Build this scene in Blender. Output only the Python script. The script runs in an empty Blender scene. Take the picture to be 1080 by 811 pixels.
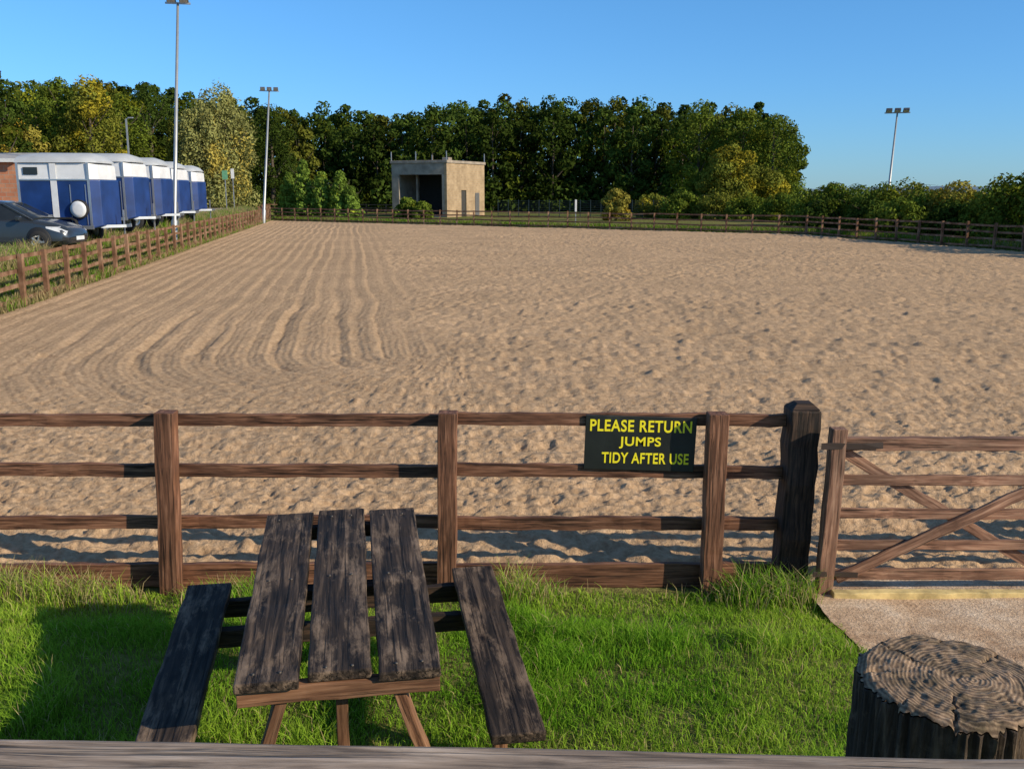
import bpy, math, random
import numpy as np
from mathutils import Vector, Matrix, Euler
random.seed(7)
RNG = np.random.default_rng(11)
scene = bpy.context.scene
COL = scene.collection

# ------------------------------------------------------------------ helpers
def link(o, parent=None):
    COL.objects.link(o)
    if parent is not None:
        o.parent = parent
        o.matrix_parent_inverse = parent_mat[parent.name].inverted()
    return o
parent_mat = {}
def empty(name, loc=(0, 0, 0)):
    e = bpy.data.objects.new(name, None)
    e.empty_display_size = 0.3
    e.location = loc
    COL.objects.link(e)
    parent_mat[e.name] = Matrix.Translation(Vector(loc))
    return e

def mesh_np(name, V, F, mat, col=None, smooth=False, parent=None):
    V = np.asarray(V, dtype=np.float32); F = np.asarray(F, dtype=np.int32)
    me = bpy.data.meshes.new(name)
    me.vertices.add(len(V)); me.vertices.foreach_set("co", V.ravel())
    k = F.shape[1]
    me.loops.add(F.size); me.loops.foreach_set("vertex_index", F.ravel())
    me.polygons.add(len(F))
    me.polygons.foreach_set("loop_start", np.arange(0, F.size, k, dtype=np.int32))
    try:
        me.polygons.foreach_set("loop_total", np.full(len(F), k, dtype=np.int32))
    except Exception:
        pass
    me.update(calc_edges=True)
    if col is not None:
        a = me.color_attributes.new("tint", 'FLOAT_COLOR', 'POINT')
        a.data.foreach_set("color", np.asarray(col, dtype=np.float32).ravel())
    me.polygons.foreach_set("use_smooth", np.full(len(F), smooth, dtype=bool))
    if mat is not None:
        me.materials.append(mat)
    me.validate()
    o = bpy.data.objects.new(name, me)
    return link(o, parent)

def sstep(t):
    t = np.clip(t, 0, 1)
    return t * t * (3 - 2 * t)

_tabs = {}
def _tab(seed):
    if seed not in _tabs:
        _tabs[seed] = np.random.default_rng(1000 + seed).random((256, 256)).astype(np.float32)
    return _tabs[seed]
def vnoise(x, y, seed=0):
    T = _tab(seed)
    xi = np.floor(x).astype(np.int64); yi = np.floor(y).astype(np.int64)
    fx = x - xi; fy = y - yi
    fx = fx * fx * (3 - 2 * fx); fy = fy * fy * (3 - 2 * fy)
    x0 = xi & 255; x1 = (xi + 1) & 255; y0 = yi & 255; y1 = (yi + 1) & 255
    return (T[x0, y0] * (1 - fx) + T[x1, y0] * fx) * (1 - fy) + (T[x0, y1] * (1 - fx) + T[x1, y1] * fx) * fy

BOXF = np.array([[0, 1, 3, 2], [4, 6, 7, 5], [0, 4, 5, 1], [2, 3, 7, 6], [0, 2, 6, 4], [1, 5, 7, 3]])
def box_pts(c, ax, ay, az):
    c = np.array(c, float); ax = np.array(ax, float); ay = np.array(ay, float); az = np.array(az, float)
    return np.array([c + sx * ax + sy * ay + sz * az for sx in (-1, 1) for sy in (-1, 1) for sz in (-1, 1)])
class Boxes:
    def __init__(s): s.V = []; s.F = []; s.n = 0
    def add(s, c, ax, ay, az):
        s.V.append(box_pts(c, ax, ay, az)); s.F.append(BOXF + s.n); s.n += 8
    def beam(s, p0, p1, w, h):
        p0 = np.array(p0, float); p1 = np.array(p1, float)
        d = p1 - p0; L = np.linalg.norm(d); d /= L
        up = np.array([0, 0, 1.0]) if abs(d[2]) < .9 else np.array([0, 1.0, 0])
        side = np.cross(up, d); side /= np.linalg.norm(side); u = np.cross(d, side)
        s.add((p0 + p1) / 2, d * L / 2, side * w / 2, u * h / 2)
    def make(s, name, mat, parent=None, bevel=0):
        o = mesh_np(name, np.concatenate(s.V), np.concatenate(s.F), mat, parent=parent)
        fixn(o)
        if bevel: bev(o, bevel)
        return o
def fixn(o):
    import bmesh
    bm = bmesh.new(); bm.from_mesh(o.data); bmesh.ops.recalc_face_normals(bm, faces=bm.faces); bm.to_mesh(o.data); bm.free()
def bev(o, w, seg=2):
    m = o.modifiers.new("bevel", 'BEVEL'); m.width = w; m.segments = seg; m.limit_method = 'ANGLE'
    return o

_pc = [0]
def plank(name, p0, p1, w, t, mat, parent, bevel=.004, up=(0, 0, 1), wob=.0025):
    """sawn timber from p0 to p1; w = size along side axis, t = size along up axis; local X = grain"""
    p0 = Vector(p0); p1 = Vector(p1); d = p1 - p0; L = d.length; d.normalize()
    up = Vector(up); side = up.cross(d).normalized(); u = d.cross(side).normalized()
    n = max(2, int(L / .12))
    V = []; F = []
    _pc[0] += 1
    rs = np.random.default_rng(_pc[0])
    for i in range(n + 1):
        x = -L / 2 + L * i / n
        jy, jz = rs.normal(0, wob, 2)
        for (sy, sz) in ((-1, -1), (1, -1), (1, 1), (-1, 1)):
            e = rs.normal(0, wob * .6, 2)
            V.append((x, sy * w / 2 + jy + e[0], sz * t / 2 + jz + e[1]))
    for i in range(n):
        for k in range(4):
            a = i * 4 + k; b = i * 4 + (k + 1) % 4
            F.append((a, b, b + 4, a + 4))
    F.append((3, 2, 1, 0)); m = n * 4; F.append((m, m + 1, m + 2, m + 3))
    me = bpy.data.meshes.new(name); me.from_pydata(V, [], F); me.materials.append(mat)
    o = bpy.data.objects.new(name, me)
    M = Matrix((d, side, u)).transposed().to_4x4(); M.translation = (p0 + p1) / 2
    fixn(o)
    if bevel: bev(o, bevel)
    COL.objects.link(o)
    if parent is not None:
        o.parent = parent; o.matrix_parent_inverse = parent_mat[parent.name].inverted()
    o.matrix_basis = M
    return o

def lathe(name, prof, mat, M, parent=None, seg=24, smooth=True):
    V = []; F = []
    for (r, z) in prof:
        for k in range(seg):
            a = 2 * math.pi * k / seg; V.append(M @ Vector((r * math.cos(a), r * math.sin(a), z)))
    for i in range(len(prof) - 1):
        for k in range(seg):
            F.append((i * seg + k, i * seg + (k + 1) % seg, (i + 1) * seg + (k + 1) % seg, (i + 1) * seg + k))
    me = bpy.data.meshes.new(name); me.from_pydata([tuple(v) for v in V], [], F); me.materials.append(mat)
    for p in me.polygons: p.use_smooth = smooth
    o = bpy.data.objects.new(name, me); fixn(o)
    return link(o, parent)

# ------------------------------------------------------------------ materials
def new_mat(name):
    m = bpy.data.materials.new(name); m.use_nodes = True
    nt = m.node_tree; b = nt.nodes["Principled BSDF"]
    return m, nt, b
def new_diff(name):
    m = bpy.data.materials.new(name); m.use_nodes = True
    nt = m.node_tree; nt.nodes.remove(nt.nodes["Principled BSDF"])
    b = nt.nodes.new('ShaderNodeBsdfDiffuse'); nt.links.new(b.outputs[0], nt.nodes['Material Output'].inputs['Surface'])
    return m, nt, b
def N(nt, t, **kw):
    n = nt.nodes.new(t)
    for k, v in kw.items():
        if k in n.inputs: n.inputs[k].default_value = v
        else: setattr(n, k, v)
    return n
def noise(nt, vec, scale, detail=4, rough=.55, dist=0):
    n = N(nt, 'ShaderNodeTexNoise'); n.inputs['Scale'].default_value = scale; n.inputs['Detail'].default_value = detail
    n.inputs['Roughness'].default_value = rough; n.inputs['Distortion'].default_value = dist
    if vec is not None: nt.links.new(vec, n.inputs['Vector'])
    return n.outputs['Fac']
def ramp(nt, fac, stops):
    r = N(nt, 'ShaderNodeValToRGB')
    els = r.color_ramp.elements
    while len(els) < len(stops): els.new(.5)
    for e, (p, c) in zip(els, stops):
        e.position = p; e.color = (*c, 1) if len(c) == 3 else c
    nt.links.new(fac, r.inputs['Fac'])
    return r.outputs['Color']
def mixc(nt, fac, a, b, mode='MIX'):
    m = N(nt, 'ShaderNodeMix', data_type='RGBA', blend_type=mode)
    for s, v in ((0, fac), (6, a), (7, b)):
        if isinstance(v, (int, float)): m.inputs[s].default_value = v
        elif isinstance(v, tuple): m.inputs[s].default_value = (*v, 1)
        else: nt.links.new(v, m.inputs[s])
    return m.outputs[2]
def bump(nt, b, h, strength, dist):
    n = N(nt, 'ShaderNodeBump'); n.inputs['Strength'].default_value = strength; n.inputs['Distance'].default_value = dist
    nt.links.new(h, n.inputs['Height']); nt.links.new(n.outputs['Normal'], b.inputs['Normal'])
def coords(nt, kind='Object', scale=(1, 1, 1)):
    t = N(nt, 'ShaderNodeTexCoord'); m = N(nt, 'ShaderNodeMapping'); m.inputs['Scale'].default_value = scale
    nt.links.new(t.outputs[kind], m.inputs['Vector'])
    if kind == 'Object':
        oi = N(nt, 'ShaderNodeObjectInfo'); mm = N(nt, 'ShaderNodeMath', operation='MULTIPLY'); mm.inputs[1].default_value = 37.0
        nt.links.new(oi.outputs['Random'], mm.inputs[0])
        nt.links.new(mm.outputs[0], m.inputs['Location'])
    return m.outputs['Vector']

def wood(name, dark, mid, light, grain=(1.3, 22, 22), bstr=.6, rough=.75, patch=None, pscale=3, pth=(.5, .65), spec=.3, knots=False):
    m, nt, b = new_mat(name)
    v = coords(nt, 'Object', grain)
    f = noise(nt, v, 2.2, 7, .62, .5)
    c = ramp(nt, f, [(.34, dark), (.5, mid), (.68, light)])
    v2 = coords(nt, 'Object', (1, 2, 2))
    big = noise(nt, v2, 1.9, 4, .6)
    c = mixc(nt, 1.0, c, ramp(nt, big, [(.3, (.6, .6, .6)), (.7, (1.3, 1.25, 1.2))]), 'MULTIPLY')
    if patch:
        v3 = coords(nt, 'Object', (1, 3.2, 3.2))
        pf = noise(nt, v3, pscale, 8, .72, .2)
        pr = ramp(nt, pf, [(pth[0], (0, 0, 0)), (pth[1], (1, 1, 1))])
        c = mixc(nt, pr, c, mixc(nt, f, tuple(x * .5 for x in patch), tuple(min(1, x * 1.9) for x in patch)))
    crk = noise(nt, coords(nt, 'Object', (.8, 40, 40)), 1.6, 5, .6, .2)
    cr = ramp(nt, crk, [(.36, (0, 0, 0)), (.46, (1, 1, 1))])
    c = mixc(nt, .75, c, cr, 'MULTIPLY')
    if knots:
        vo = N(nt, 'ShaderNodeTexVoronoi'); vo.inputs['Scale'].default_value = 1.0
        nt.links.new(coords(nt, 'Object', (2.6, 6, .01)), vo.inputs['Vector'])
        kr = ramp(nt, vo.outputs['Distance'], [(.05, (.25, .22, .2)), (.12, (1, 1, 1))])
        c = mixc(nt, 1, c, kr, 'MULTIPLY')
    nt.links.new(c, b.inputs['Base Color'])
    b.inputs['Roughness'].default_value = rough
    b.inputs['Specular IOR Level'].default_value = spec
    h = mixc(nt, .5, f, cr)
    bump(nt, b, h, bstr, .006)
    return m

M_FENCE = wood("creosoted_fence_timber", (.065, .030, .018), (.18, .082, .046), (.34, .175, .105), bstr=.5)
M_FENCE_DK = wood("dark_gate_post_timber", (.014, .011, .009), (.038, .025, .018), (.10, .06, .038), bstr=.8)
M_GATE = wood("gate_timber", (.11, .055, .036), (.26, .14, .09), (.42, .26, .175), bstr=.4)
M_TABLE = wood("weathered_table_boards", (.010, .008, .007), (.040, .029, .022), (.15, .105, .073), grain=(1.1, 16, 16), bstr=1.0, rough=.68,
               patch=(.20, .14, .095), pscale=3.2, pth=(.51, .65), spec=.25, knots=True)
M_LEG = wood("table_leg_timber", (.09, .04, .022), (.22, .11, .06), (.34, .19, .11), bstr=.4)
M_GREY = wood("weathered_grey_rail", (.15, .115, .09), (.35, .27, .21), (.55, .45, .37), grain=(2.6, 26, 26), bstr=.9)

def simple(name, c, rough=.5, metal=0, var=.15, scale=4, bmp=0):
    m, nt, b = new_mat(name)
    v = coords(nt, 'Object')
    f = noise(nt, v, scale, 4)
    lo = tuple(x * (1 - var) for x in c); hi = tuple(min(1, x * (1 + var)) for x in c)
    nt.links.new(ramp(nt, f, [(.3, lo), (.7, hi)]), b.inputs['Base Color'])
    b.inputs['Roughness'].default_value = rough; b.inputs['Metallic'].default_value = metal
    if bmp: bump(nt, b, f, bmp, .02)
    return m

def far_wood():
    m, nt, b = new_diff("far_fence_timber")
    g = N(nt, 'ShaderNodeNewGeometry')
    f = noise(nt, g.outputs['Position'], 3, 3)
    c = ramp(nt, f, [(.3, (.12, .062, .038)), (.55, (.25, .145, .09)), (.75, (.38, .25, .17))])
    nt.links.new(c, b.inputs['Color'])
    return m
M_FARWOOD = far_wood()

def sand():
    m, nt, b = new_diff("harrowed_sand")
    g = N(nt, 'ShaderNodeNewGeometry'); P = g.outputs['Position']
    f1 = noise(nt, P, .35, 3, .6); f2 = noise(nt, P, 12, 5, .75)
    c = ramp(nt, f2, [(.28, (.37, .235, .14)), (.5, (.56, .385, .24)), (.72, (.70, .50, .33))])
    c = mixc(nt, 1.0, c, ramp(nt, f1, [(.3, (.88, .87, .85)), (.7, (1.08, 1.06, 1.03))]), 'MULTIPLY')
    nt.links.new(c, b.inputs['Color'])
    bump(nt, b, noise(nt, P, 28, 4, .8), .9, .032)
    return m
M_SAND = sand()

def attr_mat(name, trans=.25):
    m, nt, b = new_diff(name)
    a = N(nt, 'ShaderNodeAttribute'); a.attribute_name = "tint"
    nt.links.new(a.outputs['Color'], b.inputs['Color'])
    if trans:
        t = N(nt, 'ShaderNodeBsdfTranslucent'); nt.links.new(a.outputs['Color'], t.inputs['Color'])
        mx = N(nt, 'ShaderNodeMixShader'); mx.inputs[0].default_value = trans
        out = nt.nodes['Material Output']
        nt.links.new(b.outputs[0], mx.inputs[1]); nt.links.new(t.outputs[0], mx.inputs[2]); nt.links.new(mx.outputs[0], out.inputs['Surface'])
    return m
M_LEAF = attr_mat("tree_leaves", .15)
M_BLADE = attr_mat("grass_blades", .4)

def ground_mat():
    m, nt, b = new_diff("ground_cover")
    a = N(nt, 'ShaderNodeAttribute'); a.attribute_name = "tint"
    g = N(nt, 'ShaderNodeNewGeometry'); P = g.outputs['Position']
    f = noise(nt, P, .5, 5, .65); f2 = noise(nt, P, 12, 4, .7)
    c = mixc(nt, 1, a.outputs['Color'], ramp(nt, f, [(.3, (.7, .75, .7)), (.7, (1.3, 1.2, 1.2))]), 'MULTIPLY')
    c = mixc(nt, 1, c, ramp(nt, f2, [(.3, (.6, .6, .6)), (.7, (1.35, 1.35, 1.35))]), 'MULTIPLY')
    nt.links.new(c, b.inputs['Color'])
    bump(nt, b, f2, .8, .05)
    return m
M_GROUND = ground_mat()

def path_mat():
    m, nt, b = new_diff("compacted_dirt")
    g = N(nt, 'ShaderNodeNewGeometry'); P = g.outputs['Position']
    f = noise(nt, P, 2.2, 7, .7); f2 = noise(nt, P, 45, 4, .7)
    c = ramp(nt, f, [(.32, (.38, .235, .145)), (.5, (.64, .46, .31)), (.68, (.78, .62, .46))])
    c = mixc(nt, .8, c, ramp(nt, f2, [(.35, (.65, .65, .65)), (.65, (1.2, 1.2, 1.2))]), 'MULTIPLY')
    nt.links.new(c, b.inputs['Color'])
    bump(nt, b, mixc(nt, .5, f, f2), .8, .03)
    return m
M_PATH = path_mat()

# ------------------------------------------------------------------ world, sun, camera
SUN_EL = math.radians(25); AZ = math.radians(117)   # azimuth clockwise from +Y
S = Vector((math.sin(AZ) * math.cos(SUN_EL), math.cos(AZ) * math.cos(SUN_EL), math.sin(SUN_EL)))
w = bpy.data.worlds.new("World"); scene.world = w; w.use_nodes = True
nt = w.node_tree; sky = nt.nodes.new('ShaderNodeTexSky'); sky.sky_type = 'NISHITA'; sky.sun_disc = False
sky.sun_elevation = SUN_EL; sky.sun_rotation = AZ; sky.air_density = 1.0; sky.dust_density = .1; sky.ozone_density = 3.0; sky.altitude = 200
bg = nt.nodes['Background']; bg.inputs['Strength'].default_value = .13
tc = nt.nodes.new('ShaderNodeTexCoord'); sx = nt.nodes.new('ShaderNodeSeparateXYZ'); nt.links.new(tc.outputs['Generated'], sx.inputs[0])
tint = ramp(nt, sx.outputs[2], [(0.0, (.40, .68, 1.15)), (.10, (.44, .80, 1.22)), (.22, (.50, .92, 1.25)), (.5, (.9, 1.0, 1.05))])
nt.links.new(mixc(nt, 1.0, sky.outputs[0], tint, 'MULTIPLY'), bg.inputs['Color'])
sl = bpy.data.lights.new("sun", 'SUN'); sl.energy = 5.0; sl.angle = math.radians(.5); sl.color = (1, .87, .66)
so = bpy.data.objects.new("sun", sl); so.rotation_euler = S.to_track_quat('Z', 'Y').to_euler(); so.location = (30, -20, 30); COL.objects.link(so)

H = 2.62
cam = bpy.data.cameras.new("camera"); cam.sensor_width = 36; cam.lens = 36 * 1000 / 1080; cam.clip_end = 9000; cam.clip_start = .05
co = bpy.data.objects.new("camera", cam); co.location = (0, 0, H); co.rotation_euler = (math.radians(90 - 11.42), 0, 0)
COL.objects.link(co); scene.camera = co
scene.view_settings.view_transform = 'Standard'; scene.view_settings.look = 'None'; scene.view_settings.exposure = 0

# ------------------------------------------------------------------ terrain
def xL(y): return -11.37 - (y - 20.9) * .1667
def xR(y): return np.minimum(18.8 + (61.4 - y) * .2514, -23.5 + 1.318 * (93.5 - y))
def gh(x, y):
    x = np.asarray(x, float); y = np.asarray(y, float)
    dl = xL(y) - x
    z = (.8 * sstep((dl - .25) / 1.2) + .25 * sstep((y - 32) / 4) * sstep((dl - .5) / 1.5)) * sstep((y - 9) / 8) * (1 - sstep((y - 100) / 30))
    z = z + 1.0 * (1 - sstep((y - 1.2) / 1.9))
    z = z + .07 * sstep((y - 3.2) / 1.6) * (1 - sstep((y - 4.7) / 1.0)) * sstep((2.2 - x) / .5)
    z = z - .06 * sstep((y - 5.2) / .7) * (y < 6.3) * (x < 6) * (x > -9)
    ins = np.minimum(np.minimum(-dl, (xR(y) - x) * .7), y - 6.25)
    z = z - .16 * sstep(ins / .5)
    z = z + .03 * (vnoise(x * .8, y * .8, 3) - .5) * (ins < 0)
    return z
def axis(lo, hi, step, far, g=1.18):
    a = list(np.arange(lo, hi + 1e-6, step)); s = step; v = hi
    while v < far: s *= g; v += s; a.append(v)
    s = step; v = lo
    while v > -far: s *= g; v -= s; a.insert(0, v)
    return np.array(a)
gx = axis(-34, 36, .4, 3500); gy = axis(-2, 100, .4, 3500)
gy = np.unique(np.round(np.concatenate([gy, np.arange(1, 7, .1)]), 4))
X, Y = np.meshgrid(gx, gy)
Z = gh(X, Y)
def grid_faces(r, c):
    i = np.arange(r - 1)[:, None] * c + np.arange(c - 1)[None, :]
    return np.stack([i, i + 1, i + c + 1, i + c], -1).reshape(-1, 4)
dl = xL(Y) - X
grass = np.array([.10, .145, .03]); straw = np.array([.27, .22, .10]); gravel = np.array([.36, .30, .24]); field = np.array([.16, .17, .07])
C = np.ones(X.shape + (4,))
C[..., :3] = grass
nz = vnoise(X * .15, Y * .15, 5)
C[..., :3] = C[..., :3] * (1 - nz[..., None] * .6) + straw * (nz[..., None] * .6)
carp = sstep((dl - 3.0) / .8) * (Y > 15) * (Y < 105)
C[..., :3] = C[..., :3] * (1 - carp[..., None]) + gravel * carp[..., None]
fl = sstep((Y - 200) / 80)[..., None]
C[..., :3] = C[..., :3] * (1 - fl) + field * fl
mesh_np("ground", np.stack([X, Y, Z], -1).reshape(-1, 3), grid_faces(*X.shape), M_GROUND, C.reshape(-1, 4), True)

# ------------------------------------------------------------------ sand arena with harrow marks
ys = [6.2]
while ys[-1] < 93.3:
    y = ys[-1]; ys.append(y + min(.11, max(.015, y * y / 2620 * .7)))
ys = np.array(ys)
NC = 780
rows = []
for y in ys:
    a = xL(y) + .05; b = max(a + .3, float(xR(y)) - .05); wv = .58 * y + .9
    l = max(a, -wv); r = min(b, wv)
    if r - l < .2: l = a; r = b
    mid = np.linspace(l, r, NC)
    le = np.linspace(a, l, 31)[:-1] if l > a + 1e-3 else np.linspace(a, a + .001, 31)[:-1]
    ri = np.linspace(r, b, 31)[1:] if r < b - 1e-3 else np.linspace(b, b + .001, 31)[1:]
    if l <= a + 1e-3: mid = np.linspace(a + .0012, r, NC)
    rows.append(np.concatenate([le, mid, ri]))
X = np.array(rows); Y = np.repeat(ys[:, None], X.shape[1], 1)
def arena_h(X, Y):
    dlf = (X - xL(Y)) * .986; dn = Y - 6.2
    # concentric passes of the harrow: long sweep along the left fence, turning across in front of the near fence
    R = 9.4
    lw = .24 * (vnoise(X * .3, Y * .3, 7) - .5) + .07 * (vnoise(X * 1.4, Y * 1.4, 8) - .5) + .03 * (vnoise(X * 5, Y * 5, 11) - .5)
    cx = dlf - R; cy = dn - R
    rad = np.hypot(cx, cy)
    corner = (cx < 0) & (cy < 0)
    leftb = (cx < 0) & (cy >= 0)
    def harrow(d, s, PR, TP, seed, tk=1.0, rk=1.0):
        d = d + lw
        row = np.floor(d / PR).astype(np.int64)
        T = _tab(seed); r1 = T[row & 255, (row * 7 + 3) & 255]; ra = .5 + 1.0 * T[(row * 5 + 1) & 255, row & 255]
        fr = d / PR - row
        saw = np.where(fr < .68, fr / .68, (1 - fr) / .32) - .5
        z = rk * .019 * saw * ra + .0045 * np.sin(2 * np.pi * d / .12)
        # prints between the tines: irregular pockets rather than a regular wave
        pk = vnoise(s / TP + r1 * 90, row * 3.1 + .5, seed + 1) + .45 * vnoise(s / (TP * .45) + r1 * 50, row * 1.7, seed + 2)
        z = z + tk * .034 * (pk - .72) * np.sin(np.pi * fr)
        return z
    zl = harrow(dlf, Y, .46, .16, 61, .6, 1.35)
    zc = harrow(R - rad, np.arctan2(-cy, -cx) * R, .46, .16, 61, .7, 1.75)
    zn = harrow(dn, X + 3, .46, .17, 61, 1.15, 1.5)
    zx = harrow(dn, X, .44, .19, 63, 1.75, 1.55)
    blend = sstep((dlf - R + .9 + 2.2 * (vnoise(Y * .25, Y * 0, 64) - .5)) / 1.2)
    b2 = sstep((cy + 1.5 + 3.0 * (vnoise(X * .2, X * 0, 65) - .5)) / 1.5)
    far_ = zl * (1 - blend) + zx * blend
    near_ = np.where(cx < 0, zc, zn * (1 - b2) + zx * b2)
    z = np.where(cy < 0, near_, far_)
    amp = .65 + .7 * vnoise(X * .22, Y * .22, 10)
    near = sstep((15 - Y) / 8)
    n0 = vnoise(X / .22, Y / .17, 15); n1 = vnoise(X / .095 + 3, Y / .08, 13); n2 = vnoise(X / .042, Y / .037, 14)
    clod = .018 * np.abs(n0 - .5) * 2 + .030 * np.clip(n1 - .42, 0, 1) + .015 * (n2 - .5)
    z = z * amp * (1 - .1 * near) + clod * (.75 + .95 * near)
    # deeper drag marks following the turn
    dd = np.where(corner, R - rad, np.where(leftb, dlf, dn)) + lw
    ss = np.where(corner, np.arctan2(-cy, -cx) * R, np.where(leftb, Y, X))
    for off, dep, sd in ((1.4, .025, 20), (2.7, .046, 16), (3.5, .03, 24), (4.3, .044, 18), (5.2, .04, 19), (6.3, .036, 26), (7.4, .036, 27)):
        z = z - dep * np.exp(-((dd - off - .15 * np.sin(ss * .35 + sd)) / .11) ** 2) * sstep((vnoise(ss * .5, ss * 0 + 3, sd) - .25) * 4) * sstep((34 - Y) / 16)
    z = z - .13 * np.exp(-(((X - 3.7) / .75) ** 2 + ((Y - 18.3) / .4) ** 2))
    z = z + .03 * (vnoise(X * .25, Y * .25, 17) - .5)
    return z - .015
Z = arena_h(X, Y)
mesh_np("sand_arena", np.stack([X, Y, Z], -1).reshape(-1, 3), grid_faces(*X.shape), M_SAND, smooth=True)

# dirt path by the gate
px = np.linspace(2.0, 7.5, 140); py = np.linspace(.9, 6.22, 140)
PX, PY = np.meshgrid(px, py)
edge = 2.02 + .12 * (vnoise(PY * 1.5, PY * 0, 21) - .5) + .1 * (vnoise(PY * 6, PY * 0, 22) - .5) - .12 * sstep((5.2 - PY) / 2)
PX = edge + (PX - 2.0) * (7.5 - edge) / 5.5
PZ = gh(PX, PY) + .018 + .05 * sstep((PY - 5.2) / .7) + .014 * (vnoise(PX * 3, PY * 3, 23) - .5)
mesh_np("dirt_path", np.stack([PX, PY, PZ], -1).reshape(-1, 3), grid_faces(*PX.shape), M_PATH, smooth=True)

# ------------------------------------------------------------------ grass blades
def blades(name, x, y, z, length, width, lean, colr, parent=None):
    n = len(x)
    a = RNG.uniform(0, 2 * np.pi, n); la = RNG.uniform(0, 2 * np.pi, n)
    lx = np.cos(la) * lean * length; ly = np.sin(la) * lean * length
    wx = np.cos(a) * width / 2; wy = np.sin(a) * width / 2
    V = np.empty((n, 6, 3))
    for i, (f, wv, zz) in enumerate(((0, 1, 0), (.45, .85, .62), (1, .12, 1))):
        cx = x + lx * f ** 1.5; cy = y + ly * f ** 1.5
        cz = z + length * zz * np.sqrt(np.clip(1 - (lean * f) ** 2 * .45, .1, 1))
        V[:, 2 * i, 0] = cx - wx * wv; V[:, 2 * i, 1] = cy - wy * wv; V[:, 2 * i, 2] = cz
        V[:, 2 * i + 1, 0] = cx + wx * wv; V[:, 2 * i + 1, 1] = cy + wy * wv; V[:, 2 * i + 1, 2] = cz
    b = np.arange(n)[:, None] * 6
    F = np.concatenate([b + np.array([[0, 1, 3, 2]]), b + np.array([[2, 3, 5, 4]])])
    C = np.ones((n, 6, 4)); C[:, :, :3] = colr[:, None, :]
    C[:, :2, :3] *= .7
    return mesh_np(name, V.reshape(-1, 3), F, M_BLADE, C.reshape(-1, 4), False, parent)
def gcol(n, x, y, dry=.06):
    base = np.array([.15, .36, .022]); yel = np.array([.46, .62, .075]); st = np.array([.62, .50, .25])
    p = sstep((vnoise(x * 1.3, y * 1.3, 31) * .6 + vnoise(x * 4, y * 4, 39) * .4 - .2) / .7)[:, None]; r = RNG.random((n, 1))
    f = .6 * p + .35 * r
    c = base * (1 - f) + yel * f
    c *= RNG.uniform(.7, 1.25, (n, 1))
    d = RNG.random(n) < dry * (.4 + 1.2 * p[:, 0]); c[d] = st * RNG.uniform(.6, 1.1, (d.sum(), 1))
    return c
n = 175000
x = RNG.uniform(-4.4, 2.12, n); y = RNG.uniform(3.3, 6.05, n)
k = (x < 1.98 + .12 * (vnoise(y * 5, y * 0, 22) - .3)) & (RNG.random(n) < .25 + 1.1 * vnoise(x * 3.5, y * 3.5, 33))
x = x[k]; y = y[k]; n = len(x)
L = RNG.uniform(.022, .060, n) * (.4 + 1.5 * vnoise(x * 3.4, y * 3.4, 32)) * (1 + 1.1 * (vnoise(x * 1.6, y * 1.6, 36) > .70))
L *= 1 - .3 * sstep((y - 5.2) / .5)
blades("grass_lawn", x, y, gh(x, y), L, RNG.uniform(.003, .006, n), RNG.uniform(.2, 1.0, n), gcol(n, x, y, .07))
n = 13000
x = RNG.uniform(-5, 2.0, n); y = 6.0 - np.abs(RNG.normal(0, .12, n))
dens = np.clip(1.8 * vnoise(x * 1.7, x * 0, 34) - .75 + .9 * (x < -2.5) + 1.2 * np.exp(-((x - 1.8) / .22) ** 2) + .6 * np.exp(-((x + 2.2) / .2) ** 2), .03, 1)
k = RNG.random(n) < dens; x = x[k]; y = y[k]; n = len(x)
L = RNG.uniform(.07, .26, n) * (.45 + .7 * dens[k])
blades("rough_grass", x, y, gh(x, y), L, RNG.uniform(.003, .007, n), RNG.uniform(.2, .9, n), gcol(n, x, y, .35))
n = 38000
y = 17 + 76 * RNG.random(n) ** 1.7; dd = RNG.uniform(-.15, 2.6, n); x = xL(y) - dd
L = RNG.uniform(.12, .42, n) * (.5 + vnoise(x * 1.5, y * 1.5, 35)) * np.where(dd < .3, .7, 1)
c = gcol(n, x, y, .7); c *= .75
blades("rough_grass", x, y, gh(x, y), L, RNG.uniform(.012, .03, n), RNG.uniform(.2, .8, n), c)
n = 24000
tt = RNG.random(n); a = tt < .7
y = np.where(a, 93.5 - 32.1 * (tt / .7), 61.4 - 25 * ((tt - .7) / .3)); x = np.where(a, -23.5 + 42.3 * (tt / .7), 18.8 + .2514 * 25 * ((tt - .7) / .3))
off = RNG.uniform(.1, 2.2, n); x = x + off * np.where(a, .6, .97); y = y + off * np.where(a, .8, .25)
c = gcol(n, x, y, .4) * .6
blades("rough_grass", x, y, gh(x, y), RNG.uniform(.15, .5, n), RNG.uniform(.02, .05, n), RNG.uniform(.2, .8, n), c)

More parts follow.
